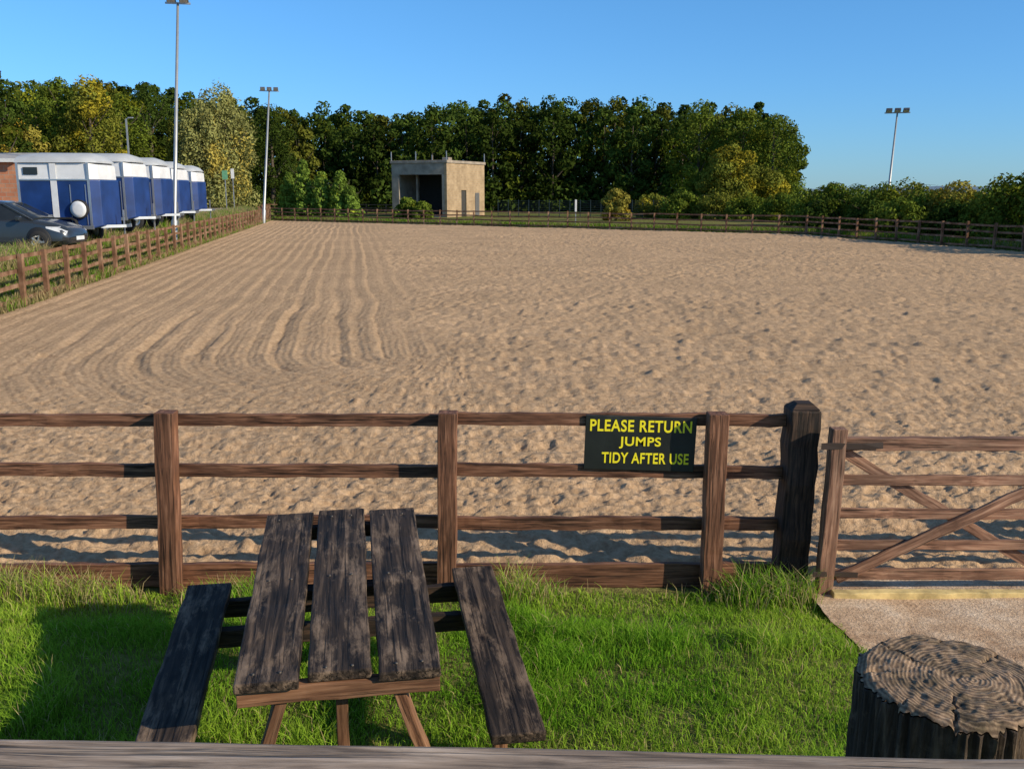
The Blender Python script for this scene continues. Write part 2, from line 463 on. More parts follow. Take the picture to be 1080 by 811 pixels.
# ------------------------------------------------------------------ near fence, gate, sign
nf = empty("wooden_fence", (-1.5, 6.1, 0))
FY = 6.19
posts = [(-7.9, 0), (-6.05, 0), (-4.2, 0), (-2.336, .05), (-.448, .024), (1.356, 0.0)]
for i, (x, ln) in enumerate(posts):
    plank("post", (x, 6.085, -.25), (x + ln, 6.10 + random.uniform(-.01, .01), 1.205 + random.uniform(-.01, .015)), .125 if i != 5 else .13, .12, M_FENCE, nf, .006, up=(0, 1, 0), wob=.002)
for zz, hh in ((1.133, .082), (.778, .088), (.408, .09)):
    for (a, b) in ((-7.95, -4.2), (-4.197, -.45), (-.447, 1.85)):
        j = random.uniform(-.008, .008); k = random.uniform(-.008, .008)
        plank("rail", (a, FY, zz + j), (b, FY, zz + k + (-.012 if b > 1 else 0)), .038, hh, M_FENCE, nf, .003)
for (a, b) in ((-7.95, -4.2), (-4.197, -.45), (-.447, 1.85)):
    plank("kick_board", (a, FY - .01, .02), (b, FY - .01, .035), .045, .17, M_FENCE, nf, .004)

gp = empty("gate_post", (1.915, 6.15, 0))
plank("shaft", (1.90, 6.15, -.3), (1.93, 6.15, 1.22), .20, .20, M_FENCE_DK, gp, .012, up=(0, 1, 0), wob=.004)
me = bpy.data.meshes.new("cap")
c0 = Vector((1.932, 6.15, 1.222)); q = .092
me.from_pydata([c0 + Vector(v) for v in ((-q, -q, 0), (q, -q, 0), (q, q, 0), (-q, q, 0), (-q * .5, -q * .4, .035), (q * .6, -q * .4, .035), (q * .6, q * .5, .038), (-q * .5, q * .5, .038))], [],
               [(0, 1, 5, 4), (1, 2, 6, 5), (2, 3, 7, 6), (3, 0, 4, 7), (4, 5, 6, 7), (3, 2, 1, 0)])
me.materials.append(M_FENCE_DK); link(bpy.data.objects.new("cap", me), gp)
gt = empty("wooden_gate", (3.8, 5.98, 0))
GY = 5.98
plank("hanging_stile", (2.085, GY - .03, -.02), (2.11, GY - .03, 1.13), .10, .085, M_GATE, gt, .006, up=(0, 1, 0))
plank("closing_stile", (5.62, GY, .05), (5.62, GY, 1.08), .08, .075, M_GATE, gt, .006, up=(0, 1, 0))
for zz, hh, tt_ in ((1.02, .085, .06), (.775, .07, .024), (.545, .07, .024), (.325, .07, .024), (.12, .08, .024)):
    plank("bar", (2.15, GY, zz), (5.58, GY, zz - .01), tt_, hh, M_GATE, gt, .004)
plank("brace", (2.16, GY - .035, .10), (3.92, GY - .035, .98), .022, .075, M_GATE, gt, .003)
plank("brace", (2.17, GY + .035, .96), (3.55, GY + .035, .14), .022, .07, M_GATE, gt, .003)
plank("brace", (5.5, GY - .035, .10), (3.98, GY - .035, .98), .022, .075, M_GATE, gt, .003)
M_IRON = simple("hinge_iron", (.05, .035, .028), .6, .5)
plank("hinge", (1.99, GY - .085, 1.02), (2.4, GY - .046, 1.02), .006, .04, M_IRON, gt, .001)
plank("hinge", (1.99, GY - .085, .15), (2.3, GY - .046, .13), .006, .035, M_IRON, gt, .001)
gp2 = empty("gate_post", (5.8, 6.1, 0))
plank("shaft", (5.8, 6.12, -.3), (5.8, 6.12, 1.25), .2, .2, M_FENCE_DK, gp2, .012, up=(0, 1, 0), wob=.004)
M_SILL = simple("yellow_sill_paint", (.60, .46, .20), .8, 0, .4, 9, .3)
sill = empty("gate_sill", (3.9, 5.9, 0))
plank("board", (2.12, 5.88, .01), (5.68, 5.88, .01), .07, .06, M_SILL, sill, .005)

b = Boxes()
for i in range(15):
    xx = 7.6 + i * 1.8
    b.beam((xx, 6.1, -.2), (xx, 6.1, 1.2), .12, .12)
for zz in (1.13, .78, .41, .03):
    b.beam((5.9, 6.19, zz), (32.6, 6.19, zz), .04, .09)
b.make("wooden_fence", M_FARWOOD)

# sign
sg = empty("notice_sign", (.86, FY - .035, .97))
def sign_mat():
    m, nt, bb = new_mat("black_sign_paint")
    v = coords(nt, 'Object'); f = noise(nt, v, 6, 6, .7); f2 = noise(nt, v, 60, 4)
    c = ramp(nt, f, [(.3, (.010, .011, .010)), (.6, (.018, .021, .018)), (.8, (.05, .055, .045))])
    nt.links.new(c, bb.inputs['Base Color']); bb.inputs['Roughness'].default_value = .45
    bump(nt, bb, f2, .2, .003); return m
M_SIGN = sign_mat(); M_YEL = simple("yellow_sign_lettering", (.95, .80, .02), .5, 0, .08, 25)
rot_s = math.radians(1.0)
plank("board", (.488, FY - .034, .985), (1.23, FY - .034, .962), .014, .372, M_SIGN, sg, .003, wob=0)
bpy.context.view_layer.update()
for txt, xc, zc, wd, ht in (("PLEASE RETURN", .862, 1.09, .68, .082), ("JUMPS", .862, .985, .28, .082), ("TIDY AFTER USE", .895, .868, .585, .076)):
    cu = bpy.data.curves.new("lettering", 'FONT'); cu.body = txt; cu.align_x = 'CENTER'; cu.align_y = 'CENTER'; cu.size = 1; cu.offset = .020; cu.extrude = .01
    cu.space_character = 1.08
    cu.materials.append(M_YEL)
    o = bpy.data.objects.new("lettering", cu); COL.objects.link(o); bpy.context.view_layer.update()
    dx, dy = o.dimensions.x, o.dimensions.y
    dg = bpy.context.evaluated_depsgraph_get()
    me = bpy.data.meshes.new_from_object(o.evaluated_get(dg))
    bpy.data.objects.remove(o)
    o = bpy.data.objects.new("lettering", me); link(o, sg)
    o.matrix_basis = Matrix.Translation((xc, FY - .0425, zc)) @ Matrix.Rotation(rot_s * 1.4, 4, 'Y') @ Matrix.Rotation(math.pi / 2, 4, 'X') @ Matrix.Diagonal((wd / dx, ht / dy, .1, 1))

# ------------------------------------------------------------------ left / far / right arena fences
def rail_fence(name, p0, p1, spacing=1.85, zs=(1.13, .80, .47, .12), hp=1.22, w=.11, side=1):
    p0 = np.array(p0, float); p1 = np.array(p1, float)
    d = p1 - p0; L = np.linalg.norm(d); d /= L; n = int(round(L / spacing)); nr = np.array([d[1], -d[0]]) * side
    b = Boxes(); prev = None
    for i in range(n + 1):
        p = p0 + d * L * i / n
        z0 = 0.0
        jz = RNG.normal(0, .018); jl = RNG.normal(0, .02, 2)
        b.beam((p[0], p[1], z0 - .3), (p[0] + jl[0], p[1] + jl[1], z0 + hp + jz), w, w)
        cur = [(p[0] - nr[0] * .08, p[1] - nr[1] * .08, z0 + zz + RNG.normal(0, .018)) for zz in zs]
        if prev is not None:
            for q0, q1 in zip(prev, cur): b.beam(q0, q1, .04, .095)
        prev = cur
    return b.make(name, M_FARWOOD)
rail_fence("wooden_fence", (xL(6.2), 6.2), (-23.5, 93.5))
rail_fence("wooden_fence", (-23.5, 93.5), (18.8, 61.4))
rail_fence("wooden_fence", (18.8, 61.4), (32.7, 6.2))
rail_fence("wooden_fence", (-60, 116), (-6, 118), zs=(1.2, .8, .4), spacing=2.4, w=.14)
rail_fence("wooden_fence", (-25.5, 97), (-32, 128), zs=(1.2, .8, .4), spacing=2.4, w=.14)

b = Boxes()
for i in range(24):
    xx = -1.5 + i * 1.1; b.beam((xx, 104 - i * .1, 0), (xx, 104 - i * .1, 1.9), .07, .07)
for zz in np.arange(.2, 1.95, .22): b.beam((-1.5, 104, zz), (24, 101.7, zz), .03, .03)
b.make("metal_mesh_fence", simple("dark_metal_fence", (.02, .035, .04), .5, .3))

# ------------------------------------------------------------------ picnic table
pt = empty("picnic_table", (-.80, 4.17, .07))
Mt = Matrix.Translation((-.80, 4.17, .065)) @ Matrix.Rotation(math.radians(9.5), 4, 'Z') @ Matrix.Rotation(math.radians(4.3), 4, 'X')
def tp(x, y, z): return Mt @ Vector((x, y, z))
UPT = Mt.to_3x3() @ Vector((0, 0, 1)); FWT = Mt.to_3x3() @ Vector((0, 1, 0)); RT = Mt.to_3x3() @ Vector((1, 0, 0))
for i, (x0, x1, ya, yb, z) in enumerate(((-.272, -.268, -.83, .76, .805), (0, 0, -.795, .77, .811), (.268, .265, -.82, .77, .805))):
    plank("top_board", tp(x0, ya, z), tp(x1, yb, z), .240, .042, M_TABLE, pt, .007, up=UPT, wob=.0022)
for x0, ya, yb, z in ((-.70, -.78, .70, .455), (.70, -.80, .70, .46)):
    plank("seat_board", tp(x0, ya, z), tp(x0, yb, z), .225, .045, M_TABLE, pt, .007, up=UPT, wob=.0022)
plank("top_batten", tp(-.385, -.775, .747), tp(.385, -.775, .747), .05, .07, M_LEG, pt, .004, up=UPT)
plank("top_batten", tp(-.385, .68, .747), tp(.385, .68, .747), .05, .07, M_FENCE_DK, pt, .004, up=UPT)
plank("top_batten", tp(-.385, 0, .757), tp(.385, 0, .757), .07, .05, M_FENCE_DK, pt, .004, up=UPT)
for yy in (.30, .60):
    plank("seat_bearer", tp(-.80, yy, .385), tp(.80, yy, .385), .045, .095, M_FENCE_DK, pt, .004, up=UPT)
for yy in (-.72, .65):
    plank("leg", tp(-.21, yy, .75), tp(-.47, yy, -.08), .045, .105, M_LEG, pt, .004, up=FWT)
    plank("leg", tp(.21, yy, .75), tp(.47, yy, -.08), .045, .105, M_LEG, pt, .004, up=FWT)
for sx_ in (-1, 1):
    plank("seat_stringer", tp(sx_ * .70, -.70, .412), tp(sx_ * .70, .62, .412), .06, .04, M_FENCE_DK, pt, .004, up=UPT)
    plank("seat_leg", tp(sx_ * .69, -.40, .40), tp(sx_ * .69, -.40, -.08), .06, .07, M_LEG, pt, .004, up=FWT)
plank("brace", tp(0, -.63, .0), tp(0, -.65, .75), .07, .045, M_LEG, pt, .004, up=RT)
plank("brace", tp(0, .55, .38), tp(0, .1, .73), .07, .045, M_LEG, pt, .004, up=RT)
M_BOLT = simple("bolt_steel", (.12, .10, .08), .6, .5)
for x0 in (-.272, 0, .268):
    for yy in (-.765, 0, .68):
        for dx in (-.05, .05):
            lathe("bolt_head", [(0, .004), (.005, .004), (.006, 0)], M_BOLT, Mt @ Matrix.Translation((x0 + dx, yy, .827 if x0 else .833)), pt, 10)

# ------------------------------------------------------------------ foreground rail and round post
fr = empty("wooden_fence", (0, .9, 1.0))
plank("rail", (-3.0, .98, 2.0), (3.0, .80, 1.985), .115, .06, M_GREY, fr, .01, wob=.0009)
plank("rail", (-3.0, .98, 1.55), (3.0, .80, 1.54), .05, .10, M_GREY, fr, .006)
for xx in (-2.4, 2.6):
    plank("post", (xx, 1.02, .7), (xx, 1.02, 1.97), .12, .1, M_GREY, fr, .006, up=(0, 1, 0))

def endgrain():
    m, nt, b = new_mat("post_end_grain")
    t = N(nt, 'ShaderNodeTexCoord'); V = t.outputs['Object']
    ln = N(nt, 'ShaderNodeVectorMath', operation='LENGTH')
    ad = N(nt, 'ShaderNodeVectorMath', operation='ADD'); ad.inputs[1].default_value = (-.02, .012, 0); nt.links.new(V, ad.inputs[0])
    fl = N(nt, 'ShaderNodeVectorMath', operation='MULTIPLY'); fl.inputs[1].default_value = (1, 1, 0); nt.links.new(ad.outputs[0], fl.inputs[0]); nt.links.new(fl.outputs[0], ln.inputs[0])
    n1 = noise(nt, V, 14, 3, .6)
    a1 = N(nt, 'ShaderNodeMath', operation='MULTIPLY_ADD'); a1.inputs[1].default_value = .022; nt.links.new(n1, a1.inputs[0]); nt.links.new(ln.outputs['Value'], a1.inputs[2])
    a2 = N(nt, 'ShaderNodeMath', operation='MULTIPLY'); a2.inputs[1].default_value = 1100; nt.links.new(a1.outputs[0], a2.inputs[0])
    sn = N(nt, 'ShaderNodeMath', operation='SINE'); nt.links.new(a2.outputs[0], sn.inputs[0])
    mr = N(nt, 'ShaderNodeMapRange'); mr.inputs[1].default_value = -1; mr.inputs[2].default_value = 1; nt.links.new(sn.outputs[0], mr.inputs[0])
    n2 = noise(nt, V, 60, 7, .75)
    ring = mixc(nt, .80, mr.outputs[0], n2)
    c = ramp(nt, ring, [(.28, (.06, .040, .028)), (.5, (.24, .165, .11)), (.70, (.48, .35, .24))])
    big = noise(nt, V, 22, 5, .65)
    c = mixc(nt, 1, c, ramp(nt, big, [(.36, (.35, .36, .30)), (.58, (1.1, 1.04, .96))]), 'MULTIPLY')
    nt.links.new(c, b.inputs['Base Color']); b.inputs['Roughness'].default_value = .9
    bump(nt, b, ring, .8, .0025); return m
def bark():
    m, nt, b = new_mat("post_side_wood")
    v = coords(nt, 'Object', (28, 28, 3.5)); f = noise(nt, v, 2.4, 8, .68, .3)
    g = noise(nt, coords(nt, 'Object'), 22, 5, .7)
    c = ramp(nt, f, [(.35, (.014, .010, .008)), (.52, (.065, .044, .031)), (.72, (.23, .16, .105))])
    c = mixc(nt, ramp(nt, g, [(.5, (0, 0, 0)), (.7, (.7, .7, .7))]), c, (.20, .15, .11))
    nt.links.new(c, b.inputs['Base Color']); b.inputs['Roughness'].default_value = .85
    bump(nt, b, f, 1.0, .012); return m
M_END = endgrain(); M_BARK = bark()
PP = (.592, 1.17, 1.985)
rp = empty("round_wooden_post", (PP[0], PP[1], 1.0))
SEG = 260
th = np.arange(SEG) * 2 * np.pi / SEG
r0 = .117
outl = r0 * (1 + .03 * np.sin(2 * th + 1) + .03 * np.sin(3 * th + .4) + .03 * (vnoise(np.cos(th) * 7 + 20, np.sin(th) * 7 + 20, 41) - .5) * 2 + .03 * (vnoise(np.cos(th) * 25 + 50, np.sin(th) * 25 + 50, 42) - .5) * 2)
crack_a = [(.6, .5, .0016), (2.2, .3, .001), (3.0, .6, .0016), (4.3, .35, .0012), (5.4, .5, .001), (1.3, .7, .0008), (3.7, .75, .0008)]
def top_z(r, a):
    z = .0002 * np.sin(r * 1000 + 2 * np.sin(a * 2)) + .006 * (vnoise(r * np.cos(a) * 30 + 60, r * np.sin(a) * 30 + 60, 43) - .5) + .004 * (vnoise(r * np.cos(a) * 130 + 60, r * np.sin(a) * 130 + 60, 46) - .5)
    for ca, rs_, wd in crack_a:
        wob = .10 * (vnoise(r * 130 + ca * 9, r * 0 + ca, 47) - .5)
        dd = np.abs((a - ca + np.pi + wob) % (2 * np.pi) - np.pi) * r
        z = z - .012 * np.exp(-(dd / wd) ** 2) * sstep((r / r0 - rs_) / .3)
    z = z - .010 * sstep((r / r0 - .92) / .12)
    return z
NR = 110
Vt = []
for i in range(NR):
    f = (i + .3) / (NR - 1 + .3); rr = outl * f
    Vt.append(np.stack([rr * np.cos(th), rr * np.sin(th), top_z(rr, th)], -1))
NS = 90
Vs = []
for j in range(NS):
    zf = -.002 - 1.15 * (j / (NS - 1)) ** 1.7
    groove = .004 * (vnoise(th * 28, np.full(SEG, zf * 9 + 40), 44) - .5) * 2 + .003 * (vnoise(th * 60, np.full(SEG, zf * 22 + 40), 45) - .5)
    rr = outl + groove * min(1, j / 2)
    Vs.append(np.stack([rr * np.cos(th), rr * np.sin(th), Vt[-1][:, 2] * max(0, 1 - j / 20) + zf], -1))
def ring_mesh(name, rows, mat):
    A = np.concatenate(rows); nr = len(rows)
    i = np.arange(nr - 1)[:, None] * SEG; k = np.arange(SEG)[None, :]; k2 = (k + 1) % SEG
    Fq = np.stack([i + k, i + k2, i + SEG + k2, i + SEG + k], -1).reshape(-1, 4)
    o = mesh_np(name, A, Fq, mat, smooth=True, parent=rp)
    o.matrix_basis = Matrix.Translation(PP) @ Matrix.Rotation(math.radians(2), 4, 'X')
    return o
t_o = ring_mesh("end_grain", Vt, M_END); s_o = ring_mesh("shaft", Vs, M_BARK)
fixn(s_o)

# ------------------------------------------------------------------ trees
def leaves(clumps, n_each, leaf, base, rng, var=.35, yellow=.0, droop=0):
    Vs = []; Cs = []
    for (cx, cy, cz, rx, ry, rz) in clumps:
        n = max(8, int(n_each))
        d = rng.normal(size=(n, 3)); d /= np.linalg.norm(d, axis=1)[:, None]
        rad = rng.uniform(.45, 1.12, (n, 1)) ** .6
        p = np.array([cx, cy, cz]) + d * rad * np.array([rx, ry, rz])
        nrm = d * .9 + rng.normal(0, .5, (n, 3)); nrm /= np.linalg.norm(nrm, axis=1)[:, None]
        t1 = np.cross(nrm, rng.normal(size=(n, 3))); t1 /= np.linalg.norm(t1, axis=1)[:, None]; t2 = np.cross(nrm, t1)
        if droop:
            t1[:, 2] -= droop; t1 /= np.linalg.norm(t1, axis=1)[:, None]
        s = leaf * rng.uniform(.55, 1.3, (n, 1))
        q = np.stack([p - t1 * s, p - t2 * s * .55 + nrm * s * .15, p + t1 * s, p + t2 * s * .55 + nrm * s * .15], 1)
        cv = rng.uniform(1 - var, 1 + var); cl = np.array(base) * cv * rng.uniform(.75, 1.25, (n, 1))
        if rng.random() < yellow: cl = cl * np.array([1.5, 1.2, .8])
        C = np.ones((n, 4, 4)); C[:, :, :3] = cl[:, None, :]
        Vs.append(q.reshape(-1, 3)); Cs.append(C.reshape(-1, 4))
    return np.concatenate(Vs), np.concatenate(Cs)
def crown(x, y, z0, h, w, rng, kind='round', nc=22, low=.2):
    cl = []
    for i in range(nc):
        t = (i + rng.random()) / nc
        zc = low + (1 - low) * t
        if kind == 'round': r = w * math.sqrt(max(.02, 1 - ((t - .38) / .66) ** 2))
        elif kind == 'cone': r = w * (1.02 - t) * .9
        else: r = w * (.95 - .35 * t ** 2)
        a = i * 2.4 + rng.uniform(-.5, .5); rr = r * rng.uniform(.45, .88) * (0.3 if t > .93 else 1)
        s = w * rng.uniform(.22, .42) * (1 if kind != 'cone' else (.55 + .6 * (1 - t)))
        cl.append((x + math.cos(a) * rr, y + math.sin(a) * rr, z0 + h * zc - s * .6, s, s, s * rng.uniform(.6, .95) * (1.9 if kind == 'willow' else 1)))
    cl.append((x, y, z0 + h * (low + (1 - low) * .45), w * .55, w * .55, h * .28))
    return cl
M_TRUNK = simple("tree_bark", (.09, .07, .05), .9, 0, .4, 8, .5)
def trunk_arrays(x, y, z0, h, r, rng, limbs=7, w=3):
    V = []; F = []; n = 0
    def cone(p0, p1, ra, rb, bend=.0):
        nonlocal n
        p0 = np.array(p0, float); p1 = np.array(p1, float); seg = 7; st = 5
        d = p1 - p0; d /= np.linalg.norm(d); a = np.cross(d, [.3, .9, .1]); a /= np.linalg.norm(a); bb = np.cross(d, a)
        off = rng.normal(0, bend, 3)
        for i in range(st):
            t = i / (st - 1); c = p0 + (p1 - p0) * t + off * math.sin(t * math.pi); rr = ra + (rb - ra) * t
            for k in range(seg):
                an = 2 * math.pi * k / seg; V.append(c + rr * (a * math.cos(an) + bb * math.sin(an)))
        for i in range(st - 1):
            for k in range(seg): F.append((n + i * seg + k, n + i * seg + (k + 1) % seg, n + (i + 1) * seg + (k + 1) % seg, n + (i + 1) * seg + k))
        n += st * seg
    cone((x, y, z0 - .3), (x + rng.normal(0, .1), y, z0 + h * .85), r, r * .15, .15)
    for i in range(limbs):
        t = rng.uniform(.2, .7); a = i * 2.4
        cone((x, y, z0 + h * t), (x + math.cos(a) * w * .7, y + math.sin(a) * w * .7, z0 + h * min(.95, t + .22)), r * .45 * (1.1 - t), r * .06, .2)
    return np.array(V), np.array(F)
def quads(n): return np.arange(n * 4).reshape(-1, 4)
def tree(name, x, y, h, w, base, kind='round', nc=24, n_each=160, leaf=.3, low=.18, yellow=.05, seed=0, droop=0, trunk=True):
    rng = np.random.default_rng(seed + int(abs(x) * 31 + y * 7))
    z0 = float(gh(x, y)); e = empty(name, (x, y, z0))
    V, C = leaves(crown(x, y, z0, h, w, rng, kind, nc, low), n_each, leaf, base, rng, .3, yellow, droop)
    mesh_np("foliage", V, quads(len(V) // 4), M_LEAF, C, False, e)
    if trunk:
        V, F = trunk_arrays(x, y, z0, h, .028 * h + .02, rng, 7, w); mesh_np("trunk", V, F, M_TRUNK, smooth=True, parent=e)
    return e

GR = (.12, .16, .022); DK = (.055, .085, .015); OL = (.18, .19, .03); YE = (.28, .24, .045); PALE = (.27, .27, .09)
prof = [(-200, 95), (0, 97), (60, 88), (120, 86), (180, 97), (260, 105), (320, 118), (350, 110), (420, 120), (470, 110), (560, 108), (640, 102), (700, 109), (760, 117), (830, 128)]
Vs = []; Cs = []; Tv = []; Tf = []; tn = 0
rng = np.random.default_rng(5)
for row, (D, dh) in enumerate(((138, -1.6), (147, -.3), (158, .2))):
    xx = -118.0
    while xx < 40 * D / 140:
        zc = D * .98 + .6
        ppx = 540 + xx / zc * 1000
        tpx = np.interp(ppx, [p[0] for p in prof], [p[1] for p in prof])
        hh = H + (203 - tpx) * D / 1040 + dh + rng.normal(0, .4)
        y = D + rng.uniform(-3, 3); wv = rng.uniform(3.2, 4.6)
        base = np.array(DK) * rng.uniform(.6, 1.3) if rng.random() > .22 else np.array(OL) * rng.uniform(.4, .75)
        cl = crown(xx, y, float(gh(xx, y)), hh, wv, rng, 'round', 24, .06)
        V, C = leaves(cl, 115, .32, base, rng, .3, .04)
        Vs.append(V); Cs.append(C)
        v, f = trunk_arrays(xx, y, 0, hh, .25, rng, 4, wv); Tv.append(v); Tf.append(f + tn); tn += len(v)
        xx += rng.uniform(3.0, 4.4)
for i in range(130):
    x = rng.uniform(-115, 40); y = rng.uniform(131, 142)
    V, C = leaves([(x, y, rng.uniform(.6, 3.2), 3.2, 2, rng.uniform(1.6, 3))], 100, .38, np.array(DK) * rng.uniform(.6, 1.5), rng, .3, .05)
    Vs.append(V); Cs.append(C)
V = np.concatenate(Vs); e = empty("woodland", (0, 145, 0))
mesh_np("foliage", V, quads(len(V) // 4), M_LEAF, np.concatenate(Cs), False, e)
mesh_np("trunks", np.concatenate(Tv), np.concatenate(Tf), M_TRUNK, smooth=True, parent=e)

def PXW(px, D): return (px - 540) * (D * .98 + .5) / 1000
def HT(top, D): return H + (203 - top) * D / 1040
T = [(4, 92, 70, 3.2, DK, 'round', .1), (48, 118, 88, 4.2, GR, 'round', .15), (72, 112, 84, 3.6, GR, 'round', .1), (104, 110, 85, 3.8, OL, 'round', .5), (135, 120, 98, 4.2, GR, 'round', .2),
    (165, 128, 92, 4.5, DK, 'round', .1), (22, 108, 125, 4.5, YE, 'round', .3), (218, 108, 116, 3.0, PALE, 'willow', .1), (242, 112, 98, 3.8, PALE, 'willow', .1), (202, 114, 126, 2.6, OL, 'willow', .0),
    (288, 126, 112, 4.0, DK, 'round', .1),
    (812, 124, 122, 4.4, GR, 'round', .15), (780, 128, 114, 4.4, GR, 'round', .1), (735, 130, 110, 4.4, GR, 'round', .1), (768, 108, 152, 3.6, OL, 'round', .35), (800, 112, 176, 3.4, OL, 'round', .15), (745, 112, 178, 3.0, GR, 'round', .1)]
for (px, D, top, wv, cc, kd, ye) in T:
    zg = float(gh(PXW(px, D), D))
    tree("willow_tree" if kd == 'willow' else "broadleaf_tree", PXW(px, D), D, HT(top, D) - zg, wv, cc, kd, 40 if kd != 'willow' else 50, 250, .18, .08, ye, droop=.5 if kd == 'willow' else 0)
for (px, D, top, wv) in ((306, 101, 182, 1.9), (322, 99, 168, 2.1), (341, 98, 180, 2.0), (360, 97, 180, 1.9), (372, 96, 196, 1.4)):
    tree("conifer_tree", PXW(px, D), D, HT(top, D), wv, (.17, .25, .04), 'cone', 34, 130, .17, .05, .05)
Bs = [(650, 92, 198, 1.4, YE), (690, 104, 204, 2.2, OL), (720, 100, 200, 2.2, GR), (755, 98, 203, 2.5, OL), (790, 94, 205, 2.5, GR), (825, 88, 203, 2.3, GR), (430, 97, 208, 1.4, GR), (445, 95, 212, 1.0, GR),
      (855, 78, 200, 2.5, GR), (878, 70, 190, 2.6, GR), (905, 68, 197, 2.4, GR), (930, 64.5, 194, 2.5, GR), (955, 66, 190, 2.6, OL), (975, 60, 200, 2.4, GR), (1008, 58, 191, 2.3, YE), (1030, 56, 201, 2.2, OL), (990, 62, 199, 2.4, OL),
      (1062, 50, 184, 2.4, GR), (1085, 49, 178, 2.5, GR), (1120, 50, 176, 2.2, GR), (1042, 54, 203, 2.1, GR), (868, 66, 208, 1.8, DK), (915, 60, 210, 1.7, DK), (948, 57, 210, 1.7, GR), (1000, 53, 211, 1.5, DK)]
for (px, D, top, wv, cc) in Bs:
    tree("bush", PXW(px, D), D, HT(top, D), wv, cc, 'round', 26, 170, .08 + D * .0007, .04, .12)
for (x, y, h, wv) in ((27.6, 43, 4.4, 2.0), (28.4, 39.5, 5.0, 2.2), (29.4, 36, 4.6, 2.2), (31, 31, 5.4, 2.4), (27.4, 46.5, 4.0, 1.8)):
    tree("bush", x, y, h, wv, GR, 'round', 22, 170, .15, .05, .1)

def hills(name, D, amp, c, seed, x0, x1):
    m = simple(name + "_haze", c, 1, 0, .12, .01)  # aerial haze is put into the base colour c, no haze is modelled
    xs = np.linspace(x0, x1, 240)
    hz = amp * (.25 + .9 * vnoise(xs / 420 + 50, xs * 0 + 1, seed) + .15 * vnoise(xs / 60 + 50, xs * 0 + 1, seed + 1)) * sstep((xs - x0) / 300) * sstep((x1 - xs) / 300)
    rows = []
    for f, k in ((-.25, 0), (-.15, .45), (0, 1), (.3, 0)):
        rows.append(np.stack([xs, np.full_like(xs, D * (1 + f)), hz * k - (8 if k == 0 else 0)], -1))
    mesh_np(name, np.concatenate(rows), grid_faces(4, len(xs)), m, smooth=True)
hills("hills", 2600, 24, (.13, .20, .27), 51, -600, 3600)
hills("hills", 1300, 5, (.10, .15, .12), 55, 0, 1600)

# ------------------------------------------------------------------ floodlight masts
M_GALV = simple("galvanised_steel", (.42, .43, .43), .45, .6, .1, 3)
M_LAMP = simple("floodlight_housing", (.12, .12, .13), .4, .4)
M_GLASS = simple("floodlight_glass", (.5, .52, .52), .15, 0)
def mast(x, y, h, lean, heads, ang, r0=.10):
    z0 = float(gh(x, y)); e = empty("floodlight_mast", (x, y, z0))
    top = Vector((x + lean, y, z0 + h)); bot = Vector((x, y, z0 - .2)); d = top - bot
    M = Matrix.Translation(bot) @ d.to_track_quat('Z', 'Y').to_matrix().to_4x4()
    lathe("pole", [(r0 * 1.5, 0), (r0 * 1.5, 1.3), (r0, 1.4), (r0 * .55, d.length), (0, d.length)], M_GALV, M, e, 14)
    ca = Vector((math.cos(ang), math.sin(ang), 0)); wid = .55 * heads / 2
    bx = Boxes(); bx.beam(top - ca * wid, top + ca * wid, .08, .08); bx.make("crossarm", M_GALV, e)
    nrm = Vector((ca.y, -ca.x, 0))
    for i in range(heads):
        c = top + ca * (-wid + 2 * wid * (i + .5) / heads) + Vector((0, 0, .14)) + nrm * .15
        n2 = (nrm * .35 + Vector((0, 0, -.93))).normalized(); u2 = ca.cross(n2)
        bx = Boxes(); bx.add(c, ca * .2, u2 * .27, n2 * .07); bx.make("lamp_head", M_LAMP, e, .02)
        bx = Boxes(); bx.add(c + n2 * .075, ca * .17, u2 * .22, n2 * .01); bx.make("lens", M_GLASS, e)
mast(-16.15, 45.7, 10.85, .95, 2, .2)
mast(-22.0, 85, 11.2, 1.1, 3, .25, .12)
mast(26.2, 67.6, 8.0, 0.3, 3, -.3)
z0 = 1.0; e = empty("street_lamp", (PXW(141, 95), 95, z0))
bx = Boxes(); X0 = PXW(141, 95); bx.beam((X0, 95, z0), (X0, 95, 9.6), .14, .14); bx.beam((X0, 95, 9.6), (X0 + .35, 95, 9.75), .1, .08); bx.make("column", M_GALV, e)
bx = Boxes(); bx.add((X0 + .45, 95, 9.72), (.25, 0, 0), (0, .12, 0), (0, 0, .06)); bx.make("lantern", M_GALV, e, .02)

def road_sign(px, D, z1, c, w, h):
    X0 = PXW(px, D); z0 = float(gh(X0, D)); e = empty("road_sign", (X0, D, z0))
    bx = Boxes(); bx.beam((X0, D, z0), (X0, D, z1), .07, .07); bx.make("post", M_GALV, e)
    bx = Boxes(); bx.add((X0, D - .06, z1 - h / 2), (w / 2, 0, 0), (0, .015, 0), (0, 0, h / 2)); bx.make("plate", simple("sign_plate", c, .5), e, .01)
road_sign(240, 88, 4.6, (.14, .36, .20), .5, .8); road_sign(248, 90, 4.8, (.75, .75, .72), .3, .9); road_sign(607, 74, 2.1, (.7, .7, .68), .15, .9)

